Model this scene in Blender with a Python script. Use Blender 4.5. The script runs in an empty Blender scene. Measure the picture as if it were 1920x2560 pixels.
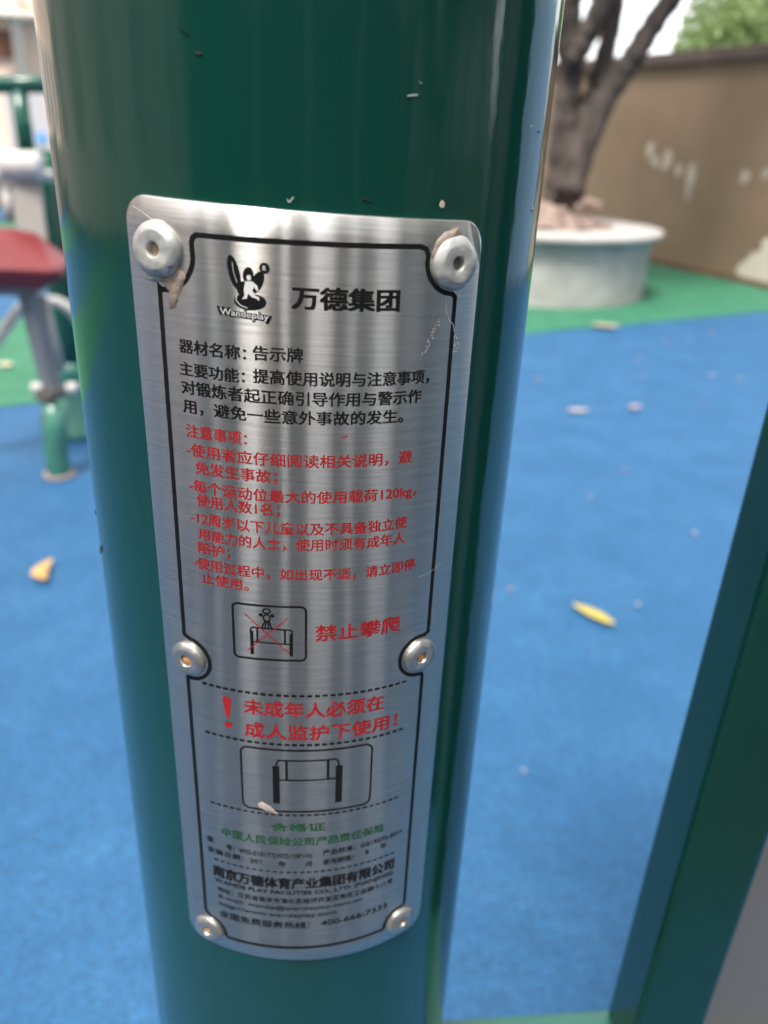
import bpy, bmesh, math, random
from mathutils import Vector, Matrix
rad = math.radians
S = bpy.context.scene
COL = S.collection
random.seed(7)

# ------------------------------------------------------------------ camera
CAM_Z = 1.2
PITCH, ROLL, YAW, DIST = 0.4438, 0.0484, 0.1105, 0.2097
FPX = 1980.0                                   # focal length in pixels of a 1920 x 2560 frame
cp, sp, cy, sy = math.cos(PITCH), math.sin(PITCH), math.cos(YAW), math.sin(YAW)
FW = Vector((sy*cp, cy*cp, -sp)); RT = Vector((cy, -sy, 0)); UP = RT.cross(FW)
R2 = math.cos(ROLL)*RT + math.sin(ROLL)*UP
U2 = -math.sin(ROLL)*RT + math.cos(ROLL)*UP
CPOS = Vector((0, -DIST, CAM_Z))
camd = bpy.data.cameras.new('camera'); cam = bpy.data.objects.new('camera', camd); COL.objects.link(cam)
m = Matrix.Identity(4)
for i in range(3):
    m[i][0], m[i][1], m[i][2], m[i][3] = R2[i], U2[i], -FW[i], CPOS[i]
cam.matrix_world = m
camd.sensor_fit = 'VERTICAL'; camd.sensor_height = 36; camd.lens = FPX/2560*36
camd.clip_start = 0.01; camd.clip_end = 500
camd.dof.use_dof = True; camd.dof.focus_distance = 0.170; camd.dof.aperture_fstop = camd.lens/2.25
S.camera = cam

# ------------------------------------------------------------------ sky, sun, exposure
SUN_AZ, SUN_EL = rad(-148), rad(63)             # azimuth from +y towards +x
W = bpy.data.worlds.new("World"); S.world = W; W.use_nodes = True
nt = W.node_tree; bg = nt.nodes['Background']
sky = nt.nodes.new('ShaderNodeTexSky'); sky.sky_type = 'NISHITA'; sky.sun_disc = False
sky.sun_elevation = SUN_EL; sky.sun_rotation = SUN_AZ
sky.air_density = 1.0; sky.dust_density = 2.5; sky.ozone_density = 1.0
hs = nt.nodes.new('ShaderNodeHueSaturation'); hs.inputs['Saturation'].default_value = 0.12
nt.links.new(sky.outputs[0], hs.inputs['Color']); nt.links.new(hs.outputs[0], bg.inputs[0])
bg.inputs[1].default_value = 0.15
sl = bpy.data.lights.new('sun', 'SUN'); sl.energy = 1.3; sl.angle = rad(14); sl.color = (1, .93, .84)
so = bpy.data.objects.new('sun', sl); COL.objects.link(so)
sd = Vector((math.sin(SUN_AZ)*math.cos(SUN_EL), math.cos(SUN_AZ)*math.cos(SUN_EL), math.sin(SUN_EL)))
so.rotation_euler = sd.to_track_quat('Z', 'Y').to_euler(); so.location = (0, 0, 30)
S.view_settings.view_transform = 'Standard'; S.view_settings.look = 'None'
S.view_settings.exposure = 1.9; S.view_settings.gamma = 1
S.cycles.max_bounces = 8

# ------------------------------------------------------------------ helpers
def at(dx, dy, Y):
    """point of the vertical plane y = Y seen at (dx, dy) of the 1659 x 2212 view of the photograph"""
    x, y = dx*1920/1659, dy*1920/1659
    v = FW + (x-960)/FPX*R2 - (y-1280)/FPX*U2
    return CPOS + v*((Y+DIST)/v.y)
def on_ground(dx, dy, z=0.0):
    x, y = dx*1920/1659, dy*1920/1659
    v = FW + (x-960)/FPX*R2 - (y-1280)/FPX*U2
    return CPOS + v*((z-CAM_Z)/v.z)

def mat(name, col, rough=.5, metal=0, spec=.5, var=0, scale=5, bump=0, bscale=60, aniso=0, coat=0, col2=None, stretch=None, detail=5):
    M = bpy.data.materials.new(name); M.use_nodes = True
    n = M.node_tree.nodes; l = M.node_tree.links; b = n['Principled BSDF']
    b.inputs['Base Color'].default_value = (*col, 1); b.inputs['Roughness'].default_value = rough
    b.inputs['Metallic'].default_value = metal; b.inputs['Specular IOR Level'].default_value = spec
    b.inputs['Coat Weight'].default_value = coat; b.inputs['Coat Roughness'].default_value = .05
    tc = n.new('ShaderNodeTexCoord'); src = tc.outputs['Object']
    if stretch:
        mp = n.new('ShaderNodeMapping'); mp.inputs['Scale'].default_value = stretch
        l.new(src, mp.inputs[0]); src = mp.outputs[0]
    if var or col2:
        t = n.new('ShaderNodeTexNoise'); t.inputs['Scale'].default_value = scale; t.inputs['Detail'].default_value = detail
        l.new(src, t.inputs['Vector'])
        r = n.new('ShaderNodeValToRGB'); r.color_ramp.elements[0].position = .32; r.color_ramp.elements[1].position = .68
        c2 = col2 or tuple(min(1, c*(1+var)) for c in col); c1 = col if col2 else tuple(c*(1-var) for c in col)
        r.color_ramp.elements[0].color = (*c1, 1); r.color_ramp.elements[1].color = (*c2, 1)
        l.new(t.outputs['Fac'], r.inputs[0]); l.new(r.outputs[0], b.inputs['Base Color'])
    if bump:
        t2 = n.new('ShaderNodeTexNoise'); t2.inputs['Scale'].default_value = bscale; t2.inputs['Detail'].default_value = 4
        l.new(src, t2.inputs['Vector'])
        bp = n.new('ShaderNodeBump'); bp.inputs['Strength'].default_value = bump; bp.inputs['Distance'].default_value = .4/bscale
        l.new(t2.outputs['Fac'], bp.inputs['Height']); l.new(bp.outputs[0], b.inputs['Normal'])
    return M

def link(name, me, m=None, parent=None, smooth=False):
    o = bpy.data.objects.new(name, me); COL.objects.link(o)
    if m is not None:
        for mm in (m if isinstance(m, (list, tuple)) else [m]): me.materials.append(mm)
    if parent is not None: o.parent = parent
    if smooth:
        for p in me.polygons: p.use_smooth = True
    return o
def mesh(name, verts, faces, m=None, parent=None, smooth=False):
    me = bpy.data.meshes.new(name); me.from_pydata([tuple(v) for v in verts], [], faces); me.update()
    return link(name, me, m, parent, smooth)
def from_bm(name, bm, m=None, parent=None, smooth=False, bevel=0):
    if bevel:
        bmesh.ops.bevel(bm, geom=[e for e in bm.edges if e.calc_face_angle(0) > .6], offset=bevel, segments=2, affect='EDGES', profile=.6)
    bmesh.ops.recalc_face_normals(bm, faces=bm.faces)
    me = bpy.data.meshes.new(name); bm.to_mesh(me); bm.free()
    return link(name, me, m, parent, smooth)
def thing(name, label, cat, loc=(0, 0, 0), group=None):
    o = bpy.data.objects.new(name, None); COL.objects.link(o); o.empty_display_size = .1
    o.location = loc
    return tag(o, label, cat, group)
def tag(o, label=None, cat=None, group=None, kind=None):
    if label: o['label'] = label
    if cat: o['category'] = cat
    if group: o['group'] = group
    if kind: o['kind'] = kind
    return o
def keep(o, parent):
    """parent without moving"""
    bpy.context.view_layer.update()
    o.parent = parent; o.matrix_parent_inverse = parent.matrix_world.inverted(); return o
def box(bm, c, s, rot=None):
    r = bmesh.ops.create_cube(bm, size=1)
    M4 = Matrix.Translation(c) @ (rot.to_4x4() if rot is not None else Matrix.Identity(4)) @ Matrix.Diagonal((*s, 1))
    bmesh.ops.transform(bm, matrix=M4, verts=r['verts']); return r['verts']
def tube(bm, pts, radii, n=16, cap=True, jit=0):
    """tapered tube along a polyline"""
    pts = [Vector(p) for p in pts]
    if not isinstance(radii, (list, tuple)): radii = [radii]*len(pts)
    rings = []; ref = None
    for i, p in enumerate(pts):
        d = (pts[min(i+1, len(pts)-1)] - pts[max(i-1, 0)]).normalized()
        if ref is None: ref = d.orthogonal().normalized()
        a = (ref - d*ref.dot(d)).normalized(); ref = a; b = d.cross(a)
        rings.append([bm.verts.new(p + (a*math.cos(t)+b*math.sin(t))*radii[i]*(1+random.uniform(-jit, jit))) for t in [2*math.pi*k/n for k in range(n)]])
    for r0, r1 in zip(rings, rings[1:]):
        for k in range(n): bm.faces.new((r0[k], r0[(k+1) % n], r1[(k+1) % n], r1[k]))
    if cap:
        bm.faces.new(rings[0][::-1]); bm.faces.new(rings[-1])
def smooth_path(pts, n=8):
    """Catmull-Rom"""
    P = [Vector(p) for p in pts]; P = [P[0]*2-P[1]] + P + [P[-1]*2-P[-2]]; out = []
    for i in range(1, len(P)-2):
        for k in range(n):
            t = k/n
            out.append(.5*((2*P[i]) + (P[i+1]-P[i-1])*t + (2*P[i-1]-5*P[i]+4*P[i+1]-P[i+2])*t*t + (3*P[i]-P[i-1]-3*P[i+1]+P[i+2])*t**3))
    return out + [P[-2]]
def lathe(bm, prof, M4, n=32, mats=None):
    rings = []
    for r, z in prof:
        if r < 1e-7: rings.append([bm.verts.new(M4 @ Vector((0, 0, z)))])
        else: rings.append([bm.verts.new(M4 @ Vector((r*math.cos(2*math.pi*k/n), r*math.sin(2*math.pi*k/n), z))) for k in range(n)])
    for j, (a, b) in enumerate(zip(rings, rings[1:])):
        for k in range(n):
            q = (k+1) % n
            vs = [a[0], b[q], b[k]][::1] if len(a) == 1 else ([a[k], a[q], b[0]] if len(b) == 1 else [a[k], a[q], b[q], b[k]])
            bm.faces.new(vs)

# ------------------------------------------------------------------ materials
def rubber(name, col, dark, light):
    M = mat(name, col, rough=.66, spec=.36, bump=.5, bscale=420)
    n = M.node_tree.nodes; l = M.node_tree.links; b = n['Principled BSDF']
    tc = n['Texture Coordinate']
    a = n.new('ShaderNodeTexNoise'); a.inputs['Scale'].default_value = 4.2; a.inputs['Detail'].default_value = 9; a.inputs['Roughness'].default_value = .68
    g = n.new('ShaderNodeTexVoronoi'); g.inputs['Scale'].default_value = 260
    l.new(tc.outputs['Object'], a.inputs['Vector']); l.new(tc.outputs['Object'], g.inputs['Vector'])
    r = n.new('ShaderNodeValToRGB'); e = r.color_ramp.elements
    e[0].position = .36; e[0].color = (*dark, 1); e[1].position = .66; e[1].color = (*light, 1)
    k = e.new(.5); k.color = (*col, 1)
    l.new(a.outputs['Fac'], r.inputs[0])
    sep = n.new('ShaderNodeSeparateColor'); l.new(g.outputs['Color'], sep.inputs[0])
    mr = n.new('ShaderNodeMapRange'); mr.inputs[3].default_value = .62; mr.inputs[4].default_value = 1.38
    l.new(sep.outputs[0], mr.inputs[0])
    mx = n.new('ShaderNodeMix'); mx.data_type = 'RGBA'; mx.blend_type = 'MULTIPLY'; mx.inputs['Factor'].default_value = 1
    l.new(r.outputs[0], mx.inputs['A']); l.new(mr.outputs[0], mx.inputs['B']); l.new(mx.outputs['Result'], b.inputs['Base Color'])
    return M
M_BLUE = rubber('blue_rubber', (.0155, .084, .190), (.0125, .075, .172), (.022, .099, .212))
M_GREEN = rubber('green_rubber', (.026, .142, .078), (.020, .12, .065), (.036, .17, .098))
M_PAVE = mat('added_dark_paving', (.034, .034, .036), .8, var=.15, scale=3, bump=.3, bscale=90)  # unseen ground added behind the camera, kept dark for the plate's reflection
def paint_mat():
    M = mat('green_paint', (.005, .044, .031), .09, spec=.65, bump=.045, bscale=70, stretch=(1, 1, .35))
    n = M.node_tree.nodes; l = M.node_tree.links; b = n['Principled BSDF']
    tc = n['Texture Coordinate']
    # scattered pale nicks and dust in the paint
    v = n.new('ShaderNodeTexVoronoi'); v.inputs['Scale'].default_value = 55; l.new(tc.outputs['Object'], v.inputs['Vector'])
    s = n.new('ShaderNodeSeparateColor'); l.new(v.outputs['Color'], s.inputs[0])
    siz = n.new('ShaderNodeMapRange'); siz.inputs[1].default_value = .975; siz.inputs[2].default_value = 1.0; siz.inputs[3].default_value = 0; siz.inputs[4].default_value = .055
    l.new(s.outputs[0], siz.inputs[0])
    lt = n.new('ShaderNodeMath'); lt.operation = 'LESS_THAN'; l.new(v.outputs['Distance'], lt.inputs[0]); l.new(siz.outputs[0], lt.inputs[1])
    nz = n.new('ShaderNodeTexNoise'); nz.inputs['Scale'].default_value = 9; nz.inputs['Detail'].default_value = 8; l.new(tc.outputs['Object'], nz.inputs['Vector'])
    rr = n.new('ShaderNodeValToRGB'); rr.color_ramp.elements[0].position = .35; rr.color_ramp.elements[1].position = .75
    rr.color_ramp.elements[0].color = (.0033, .037, .0275, 1); rr.color_ramp.elements[1].color = (.0044, .045, .0325, 1)
    l.new(nz.outputs['Fac'], rr.inputs[0])
    mx = n.new('ShaderNodeMix'); mx.data_type = 'RGBA'; l.new(lt.outputs[0], mx.inputs['Factor']); l.new(rr.outputs[0], mx.inputs['A']); mx.inputs['B'].default_value = (.22, .32, .27, 1)
    l.new(mx.outputs['Result'], b.inputs['Base Color'])
    rm = n.new('ShaderNodeMapRange'); rm.inputs[3].default_value = .07; rm.inputs[4].default_value = .14
    l.new(nz.outputs['Fac'], rm.inputs[0]); l.new(rm.outputs[0], b.inputs['Roughness'])
    return M
M_PAINT = paint_mat()
M_PAINT2 = mat('frame_paint', (.0028, .031, .024), .2, spec=.32, var=.12, scale=12)
BR_ROUGH, BR_ANISO = .252, .837
def steel_mat():
    M = bpy.data.materials.new('brushed_steel'); M.use_nodes = True
    n = M.node_tree.nodes; l = M.node_tree.links; b = n['Principled BSDF']
    uv = n.new('ShaderNodeUVMap'); uv.uv_map = 'UVMap'
    tg = n.new('ShaderNodeTangent'); tg.direction_type = 'UV_MAP'; tg.uv_map = 'UVMap'
    def streak(sx, sy, det):
        mp = n.new('ShaderNodeMapping'); mp.inputs['Scale'].default_value = (sx, sy, 1); l.new(uv.outputs[0], mp.inputs[0])
        t = n.new('ShaderNodeTexNoise'); t.inputs['Scale'].default_value = 1; t.inputs['Detail'].default_value = det; t.inputs['Roughness'].default_value = .7
        l.new(mp.outputs[0], t.inputs['Vector']); return t.outputs['Fac']
    f1 = streak(.05, 7.0, 6); f2 = streak(.06, 1.3, 4)   # uv in millimetres
    mth = n.new('ShaderNodeMath'); mth.operation = 'ADD'; l.new(f1, mth.inputs[0]); l.new(f2, mth.inputs[1])
    h = n.new('ShaderNodeMath'); h.operation = 'MULTIPLY'; h.inputs[1].default_value = .5; l.new(mth.outputs[0], h.inputs[0])
    cr = n.new('ShaderNodeValToRGB'); cr.color_ramp.elements[0].position = .34; cr.color_ramp.elements[1].position = .66
    cr.color_ramp.elements[0].color = (.52, .495, .46, 1); cr.color_ramp.elements[1].color = (.79, .76, .71, 1)
    l.new(h.outputs[0], cr.inputs[0]); l.new(cr.outputs[0], b.inputs['Base Color'])
    ro = n.new('ShaderNodeMapRange'); ro.inputs[1].default_value = .3; ro.inputs[2].default_value = .7; ro.inputs[3].default_value = .36; ro.inputs[4].default_value = .46
    l.new(h.outputs[0], ro.inputs[0]); l.new(ro.outputs[0], b.inputs['Roughness'])
    b.inputs['Metallic'].default_value = 1
    # the brushing: one very elongated glossy lobe over a dull one
    gl = n.new('ShaderNodeBsdfAnisotropic'); gl.distribution = 'BECKMANN'
    gl.inputs['Roughness'].default_value = BR_ROUGH; gl.inputs['Anisotropy'].default_value = BR_ANISO; gl.inputs['Rotation'].default_value = 0.0
    l.new(tg.outputs[0], gl.inputs['Tangent']); l.new(cr.outputs[0], gl.inputs['Color'])
    ms = n.new('ShaderNodeMixShader'); ms.inputs[0].default_value = .85
    l.new(b.outputs[0], ms.inputs[1]); l.new(gl.outputs[0], ms.inputs[2]); l.new(ms.outputs[0], n['Material Output'].inputs[0])
    bp = n.new('ShaderNodeBump'); bp.inputs['Strength'].default_value = .12; bp.inputs['Distance'].default_value = .00004
    l.new(f1, bp.inputs['Height']); l.new(bp.outputs[0], b.inputs['Normal']); l.new(bp.outputs[0], gl.inputs['Normal'])
    return M
M_STEEL = steel_mat()
M_RAIL = mat('rail_paint_skylit', (.012, .085, .060), .3, spec=.8, var=.1, scale=14)  # frame green lightened to carry the sky's reflection on the rail tops
M_INK = mat('black_ink', (.006, .006, .006), .5, spec=.2, var=.2, scale=900)
M_RED = mat('red_ink', (.30, .012, .016), .5, spec=.2, var=.12, scale=700)
M_GRINK = mat('green_ink', (.012, .075, .030), .5, spec=.2, var=.2, scale=900)
M_LIGHTINK = mat('pale_ink', (.6, .6, .58), .4)
M_ALU = mat('rivet_aluminium', (.40, .40, .39), .36, metal=.85, var=.2, scale=500, bump=.25, bscale=900)
M_PAINTY = mat('rivet_painted', (.46, .46, .44), .42, metal=.35, col2=(.27, .275, .265), scale=330, bump=.3, bscale=700)
M_RUST = mat('rust', (.35, .14, .04), .8, col2=(.55, .30, .12), scale=900, bump=.5, bscale=1200)
M_HOLE = mat('dark_hole', (.10, .085, .07), .6, var=.3, scale=700)
M_GLUE = mat('glue', (.34, .27, .22), .55, col2=(.13, .10, .08), scale=300, bump=.5, bscale=800)
M_CHIP = mat('chip', (.42, .35, .30), .6, var=.15, scale=500)
M_BLUESMEAR = mat('blue_smear', (.16, .22, .42), .5, col2=(.03, .04, .10), scale=900)
M_WALL = None
M_BARK = mat('bark', (.026, .020, .017), .9, col2=(.095, .074, .063), scale=4, bump=1, bscale=9, stretch=(3, 3, .7), detail=8)
M_SOIL = mat('soil', (.23, .165, .14), .95, var=.4, scale=9, bump=.8, bscale=14)
M_CONC = mat('planter_render', (.31, .30, .285), .85, col2=(.43, .415, .395), scale=5, bump=.2, bscale=30)
M_RIM = mat('planter_rim', (.38, .355, .33), .7, var=.08, scale=6, bump=.2, bscale=30)

# ------------------------------------------------------------------ ground
def sheet(name, poly, z, m):
    o = mesh(name, [(x, y, z) for x, y in poly], [list(range(len(poly)))], m)
    return tag(o, kind='structure')
sheet('ground', [(-120, -120), (120, -120), (120, 120), (-120, 120)], -.012, M_PAVE)
sheet('blue_playground_floor', [(-9.2, -1.9), (-1.6, -.75), (1.9, -.75), (10.5, -2.2), (10.5, 12.5), (-9.2, 12.5)], 0, M_BLUE)  # cut short behind the camera to keep blue out of the plate's reflection
edge = [(-9.2, -.35), (-5, 1.72), (-3, 2.65), (-1.39, 3.40), (-1.1, 3.54), (.2, 4.36), (1.56, 5.17), (2.6, 5.63), (3.9, 6.22), (5.2, 6.7), (7.5, 7.3), (10.4, 7.9)]
far = [(10.4, 12.4), (1.2, 12.4), (.9, 9.0), (.4, 7.1), (-.6, 5.95), (-1.9, 5.25), (-3.6, 4.4), (-6, 3.3), (-9.2, 1.6)]
def sm(pts): return [(p.x, p.y) for p in smooth_path([(x, y, 0) for x, y in pts], 6)]
sheet('green_playground_floor', sm(edge) + [far[0], far[1]] + sm(far[2:]), .004, M_GREEN)
band = [(-9.1, 5.2), (-6.4, 6.4), (-4.2, 7.6), (-2.6, 8.9), (-1.8, 10.6)]
sheet('green_playground_band', sm(band) + sm([(x-1.2, y+1.9) for x, y in band][::-1]), .004, M_GREEN)

# ------------------------------------------------------------------ notice board: post, frame, sheet
R = .057
board = thing('notice_board', 'dark green notice board frame with steel information plate riveted to its thick round post', 'notice board', (0, 0, 0))
bm = bmesh.new()
tube(bm, [(0, 0, z) for z in [i*.05 for i in range(0, 49)]], R, n=128)
post = from_bm('post', bm, M_PAINT, board, True)
bm = bmesh.new(); lathe(bm, [(R+.0005, 2.40), (R+.002, 2.40), (R+.002, 2.412), (R*.8, 2.432), (R*.4, 2.444), (0, 2.448)], Matrix.Identity(4), 48)
from_bm('post_cap', bm, M_PAINT2, board, True)
bm = bmesh.new(); lathe(bm, [(R+.0005, .0), (.11, .0), (.11, .012), (R+.0005, .012)], Matrix.Identity(4), 48)
from_bm('base_flange', bm, M_PAINT2, board)
FY0, FY1 = -.020, .002
def frame_box(name, x0, x1, z0, z1, y0=FY0, y1=FY1, m=M_PAINT2, bevel=.0022):
    bm = bmesh.new(); box(bm, ((x0+x1)/2, (y0+y1)/2, (z0+z1)/2), (x1-x0, y1-y0, z1-z0))
    return from_bm(name, bm, m, board, bevel=bevel)
frame_box('frame_upright', .134, .164, .8512, 2.1)
frame_box('frame_upright', .936, .966, .8512, 2.1)
frame_box('lower_rail', .030, 1.07, .821, .851, -.022, .004, M_RAIL)
frame_box('upper_rail', .030, 1.07, 2.1001, 2.13, -.022, .004, M_RAIL)
bm = bmesh.new(); tube(bm, [(1.1, 0, z) for z in (0, .8, 1.6, 2.4)], R, n=48); from_bm('post', bm, M_PAINT, board, True)
M_SHEET = mat('panel_metal', (.14, .138, .138), .35, metal=.25, spec=.5, var=.1, scale=2.2, stretch=(1, 1, .15))
frame_box('display_panel', .1642, .9358, .8513, 2.099, -.012, -.008, M_SHEET, 0)

# ------------------------------------------------------------------ the plate, mapped on the post: u along the arc, v downwards, millimetres
VT, TILT = CAM_Z - .0130, -.038
def P(u, v, h=1.0):
    """u, v in mm on the plate, h in mm above the paint"""
    a = u*1e-3/R; r = R + h*1e-3
    return Vector((r*math.sin(a), -r*math.cos(a), VT + TILT*u*1e-3 + v*1e-3))
PL, PR, PT_, PB, CR = -35.4, 37.4, 0.0, -203.4, 5.0
def plate():
    us = []; n = 12
    for k in range(n+1): us.append(PL + CR*(1-math.cos(math.pi/2*k/n)))
    mid = 60
    for k in range(1, mid): us.append(PL+CR + (PR-PL-2*CR)*k/mid)
    for k in range(n+1): us.append(PR - CR*(1-math.sin(math.pi/2*k/n)) if False else PR-CR + CR*math.sin(math.pi/2*k/n))
    rows = 40; V = []; UVs = []; F = []
    def ext(u):
        d = 0
        if u < PL+CR: t = PL+CR-u
        elif u > PR-CR: t = u-(PR-CR)
        else: t = 0
        d = CR - math.sqrt(max(0, CR*CR-t*t))
        return PT_-d, PB+d
    def add(u, v, h): V.append(P(u, v, h)); UVs.append((u, v)); return len(V)-1
    ins = .28
    uc, vc = (PL+PR)/2, (PT_+PB)/2
    su, sv = 1-2*ins/(PR-PL), 1-2*ins/(PT_-PB)
    def lift(u, v):   # corners spring a little off the post, the sheet is not perfectly true
        return 1.0 + .07*math.sin(v*.055+.7)*math.sin(u*.09+.4)**2 + .008*math.sin(v*.21+u*.1)
    G = []
    for u in us:
        t, b = ext(u)
        G.append([add(uc+(u-uc)*su, vc+(t+(b-t)*j/rows-vc)*sv, lift(u, t+(b-t)*j/rows)) for j in range(rows+1)])
    nc = len(us)
    for i in range(nc-1):
        for j in range(rows): F.append((G[i][j], G[i][j+1], G[i+1][j+1], G[i+1][j]))
    loop = [(us[i], 0, G[i][0]) for i in range(nc)] + [(us[-1], j, G[-1][j]) for j in range(1, rows+1)] + [(us[i], rows, G[i][rows]) for i in range(nc-2, -1, -1)] + [(us[0], j, G[0][j]) for j in range(rows-1, 0, -1)]
    o1 = []; o2 = []
    for u, j, k in loop:
        t, b = ext(u); v = t+(b-t)*j/rows
        o1.append(add(u, v, lift(u, v)-.28)); o2.append(add(u, v, .02))
    L = len(loop)
    for i in range(L):
        q = (i+1) % L
        F.append((loop[i][2], loop[q][2], o1[q], o1[i])); F.append((o1[i], o1[q], o2[q], o2[i]))
    o = mesh('nameplate', V, F, M_STEEL, board, True)
    uvl = o.data.uv_layers.new(name='UVMap')
    for lp in o.data.loops: uvl.data[lp.index].uv = UVs[lp.vertex_index]
    bm = bmesh.new(); bm.from_mesh(o.data); bmesh.ops.recalc_face_normals(bm, faces=bm.faces); bm.to_mesh(o.data); bm.free()
    return o
PLATE = plate()
def LIFT(u, v): return 1.0 + .07*math.sin(v*.055+.7)*math.sin(u*.09+.4)**2 + .008*math.sin(v*.21+u*.1)
INK = .07
def ink_mesh(name, verts, faces, m, over=0):
    V = [P(q[0], q[1], LIFT(q[0], q[1])+INK+over+(q[2] if len(q) > 2 else 0)) for q in verts]
    return mesh(name, V, faces, m, PLATE)
class Ink:
    """flat print in plate millimetres"""
    def __init__(s): s.v = []; s.f = []
    def poly(s, pts):
        k = len(s.v); s.v += [tuple(p) for p in pts]; s.f.append(list(range(k, k+len(pts)))); return s
    def ellipse(s, cu, cv, a, b, ang=0, n=28):
        c, d = math.cos(ang), math.sin(ang)
        return s.poly([(cu+a*math.cos(t)*c-b*math.sin(t)*d, cv+a*math.cos(t)*d+b*math.sin(t)*c) for t in [2*math.pi*i/n for i in range(n)]])
    def stroke(s, pts, w, closed=False, step=1.0, rough=0.0):
        pts = [Vector(p) for p in pts]
        if closed: pts = pts + [pts[0]]
        q = []
        for a, b in zip(pts, pts[1:]):
            n = max(1, int((b-a).length/step))
            q += [a+(b-a)*i/n for i in range(n)]
        if not closed: q.append(pts[-1])
        N = len(q); k = len(s.v)
        for i in range(N):
            a = q[(i-1) % N] if closed or i else q[0]; b = q[(i+1) % N] if closed or i < N-1 else q[-1]
            d = (b-a).normalized(); nrm = Vector((-d.y, d.x))
            # mitre
            d1 = (q[i]-a); d2 = (b-q[i])
            sc = 1.0
            if d1.length > 1e-6 and d2.length > 1e-6:
                cs = max(-1, min(1, d1.normalized().dot(d2.normalized()))); sc = 1/max(.6, math.sqrt((1+cs)/2))
            w2 = w/2*sc
            s.v += [tuple(q[i]+nrm*(w2+random.uniform(-rough, rough))), tuple(q[i]-nrm*(w2+random.uniform(-rough, rough)))]
        for i in range(N-1 if not closed else N):
            j = (i+1) % N
            s.f.append([k+2*i, k+2*i+1, k+2*j+1, k+2*j])
        return s
    def text(s, body, u0, u1, v, h, bold=.018, slope=0.0, fit=True, shear=0):
        """one printed line between u0 and u1; v is the middle of the line, h the glyph height"""
        c = bpy.data.curves.new('t', 'FONT'); c.body = body; c.size = 1; c.resolution_u = 3; c.shear = shear
        o = bpy.data.objects.new('t', c); COL.objects.link(o)
        dg = bpy.context.evaluated_depsgraph_get(); dg.update()
        me = bpy.data.meshes.new_from_object(o.evaluated_get(dg))
        xs = [w.co.x for w in me.vertices]; ys = [w.co.y for w in me.vertices]
        x0, x1, y0, y1 = min(xs), max(xs), min(ys), max(ys)
        su = (u1-u0)/(x1-x0)
        cyy = .38 if any(ord(ch) > 0x2e80 for ch in body) else (y0+y1)/2
        sv = h/.92 if any(ord(ch) > 0x2e80 for ch in body) else h/(y1-y0)
        d = abs(bold)*sv
        for n_, (du, dv) in enumerate(((-d, -d*.6), (d, -d*.6), (-d, d*.6), (d, d*.6)) if bold > 0 else ((0, 0),)):   # struck over four times: a bold face
            k = len(s.v)
            for w in me.vertices:
                u = u0+(w.co.x-x0)*su
                s.v.append((u+du, v+dv+(w.co.y-cyy)*sv + slope*(u-(u0+u1)/2), n_*.006))
            s.f += [[k+i for i in p.vertices] for p in me.polygons]
        bpy.data.objects.remove(o); bpy.data.meshes.remove(me); bpy.data.curves.remove(c)
        return s
    def out(s, name, m, over=0): return ink_mesh(name, s.v, s.f, m, over)
def arc(cu, cv, r, a0, a1, n=14): return [(cu+r*math.cos(rad(a0+(a1-a0)*i/n)), cv+r*math.sin(rad(a0+(a1-a0)*i/n))) for i in range(n+1)]
def rrect(u0, v0, u1, v1, r, sl=0.0):
    pts = arc(u1-r, v0-r, r, 90, 0, 5) + arc(u1-r, v1+r, r, 0, -90, 5) + arc(u0+r, v1+r, r, -90, -180, 5) + arc(u0+r, v0-r, r, 180, 90, 5)
    return [(u, v+sl*(u-(u0+u1)/2)) for u, v in pts]
SL = .018
# border with notches round the rivets
RV = [(-28.0, -9.2), (29.8, -7.9), (-28.1, -102.6), (28.7, -100.9), (-28.0, -197.4), (29.0, -196.6)]
bl, br = -28.3, 31.0
path = ([(-19.9, -5.75), (22.0, -4.95)] + [(23.3, -5.4), (23.9, -6.6)] + arc(29.9, -7.6, 6.2, 180, 262, 9)
        + [(30.2, -13.9), (31.0, -14.6), (31.0, -94.6)] + [(30.0, -95.3)] + arc(28.9, -101.0, 5.7, 92, 268, 14)
        + [(29.9, -106.9), (30.2, -107.6), (30.2, -190.2)] + [(29.4, -190.9)] + arc(29.2, -196.4, 5.6, 105, 178, 8) + [(23.0, -197.4), (22.0, -197.2)]
        + [(-21.2, -198.2), (-22.2, -198.0)] + arc(-28.2, -197.4, 5.6, 0, 80, 8)
        + [(-28.3, -190.9), (-28.8, -190.0), (-28.8, -108.6), (-28.4, -107.9)] + arc(-28.2, -102.4, 5.8, -92, 84, 14)
        + [(-28.9, -95.9), (-28.9, -95.2), (-28.4, -16.0)] + arc(-28.0, -9.4, 7.2, -90, -4, 9) + [(-20.9, -7.2), (-20.6, -6.3)])
Ink().stroke(path, .95, True, .9, .035).out('border_line', M_INK)
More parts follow.
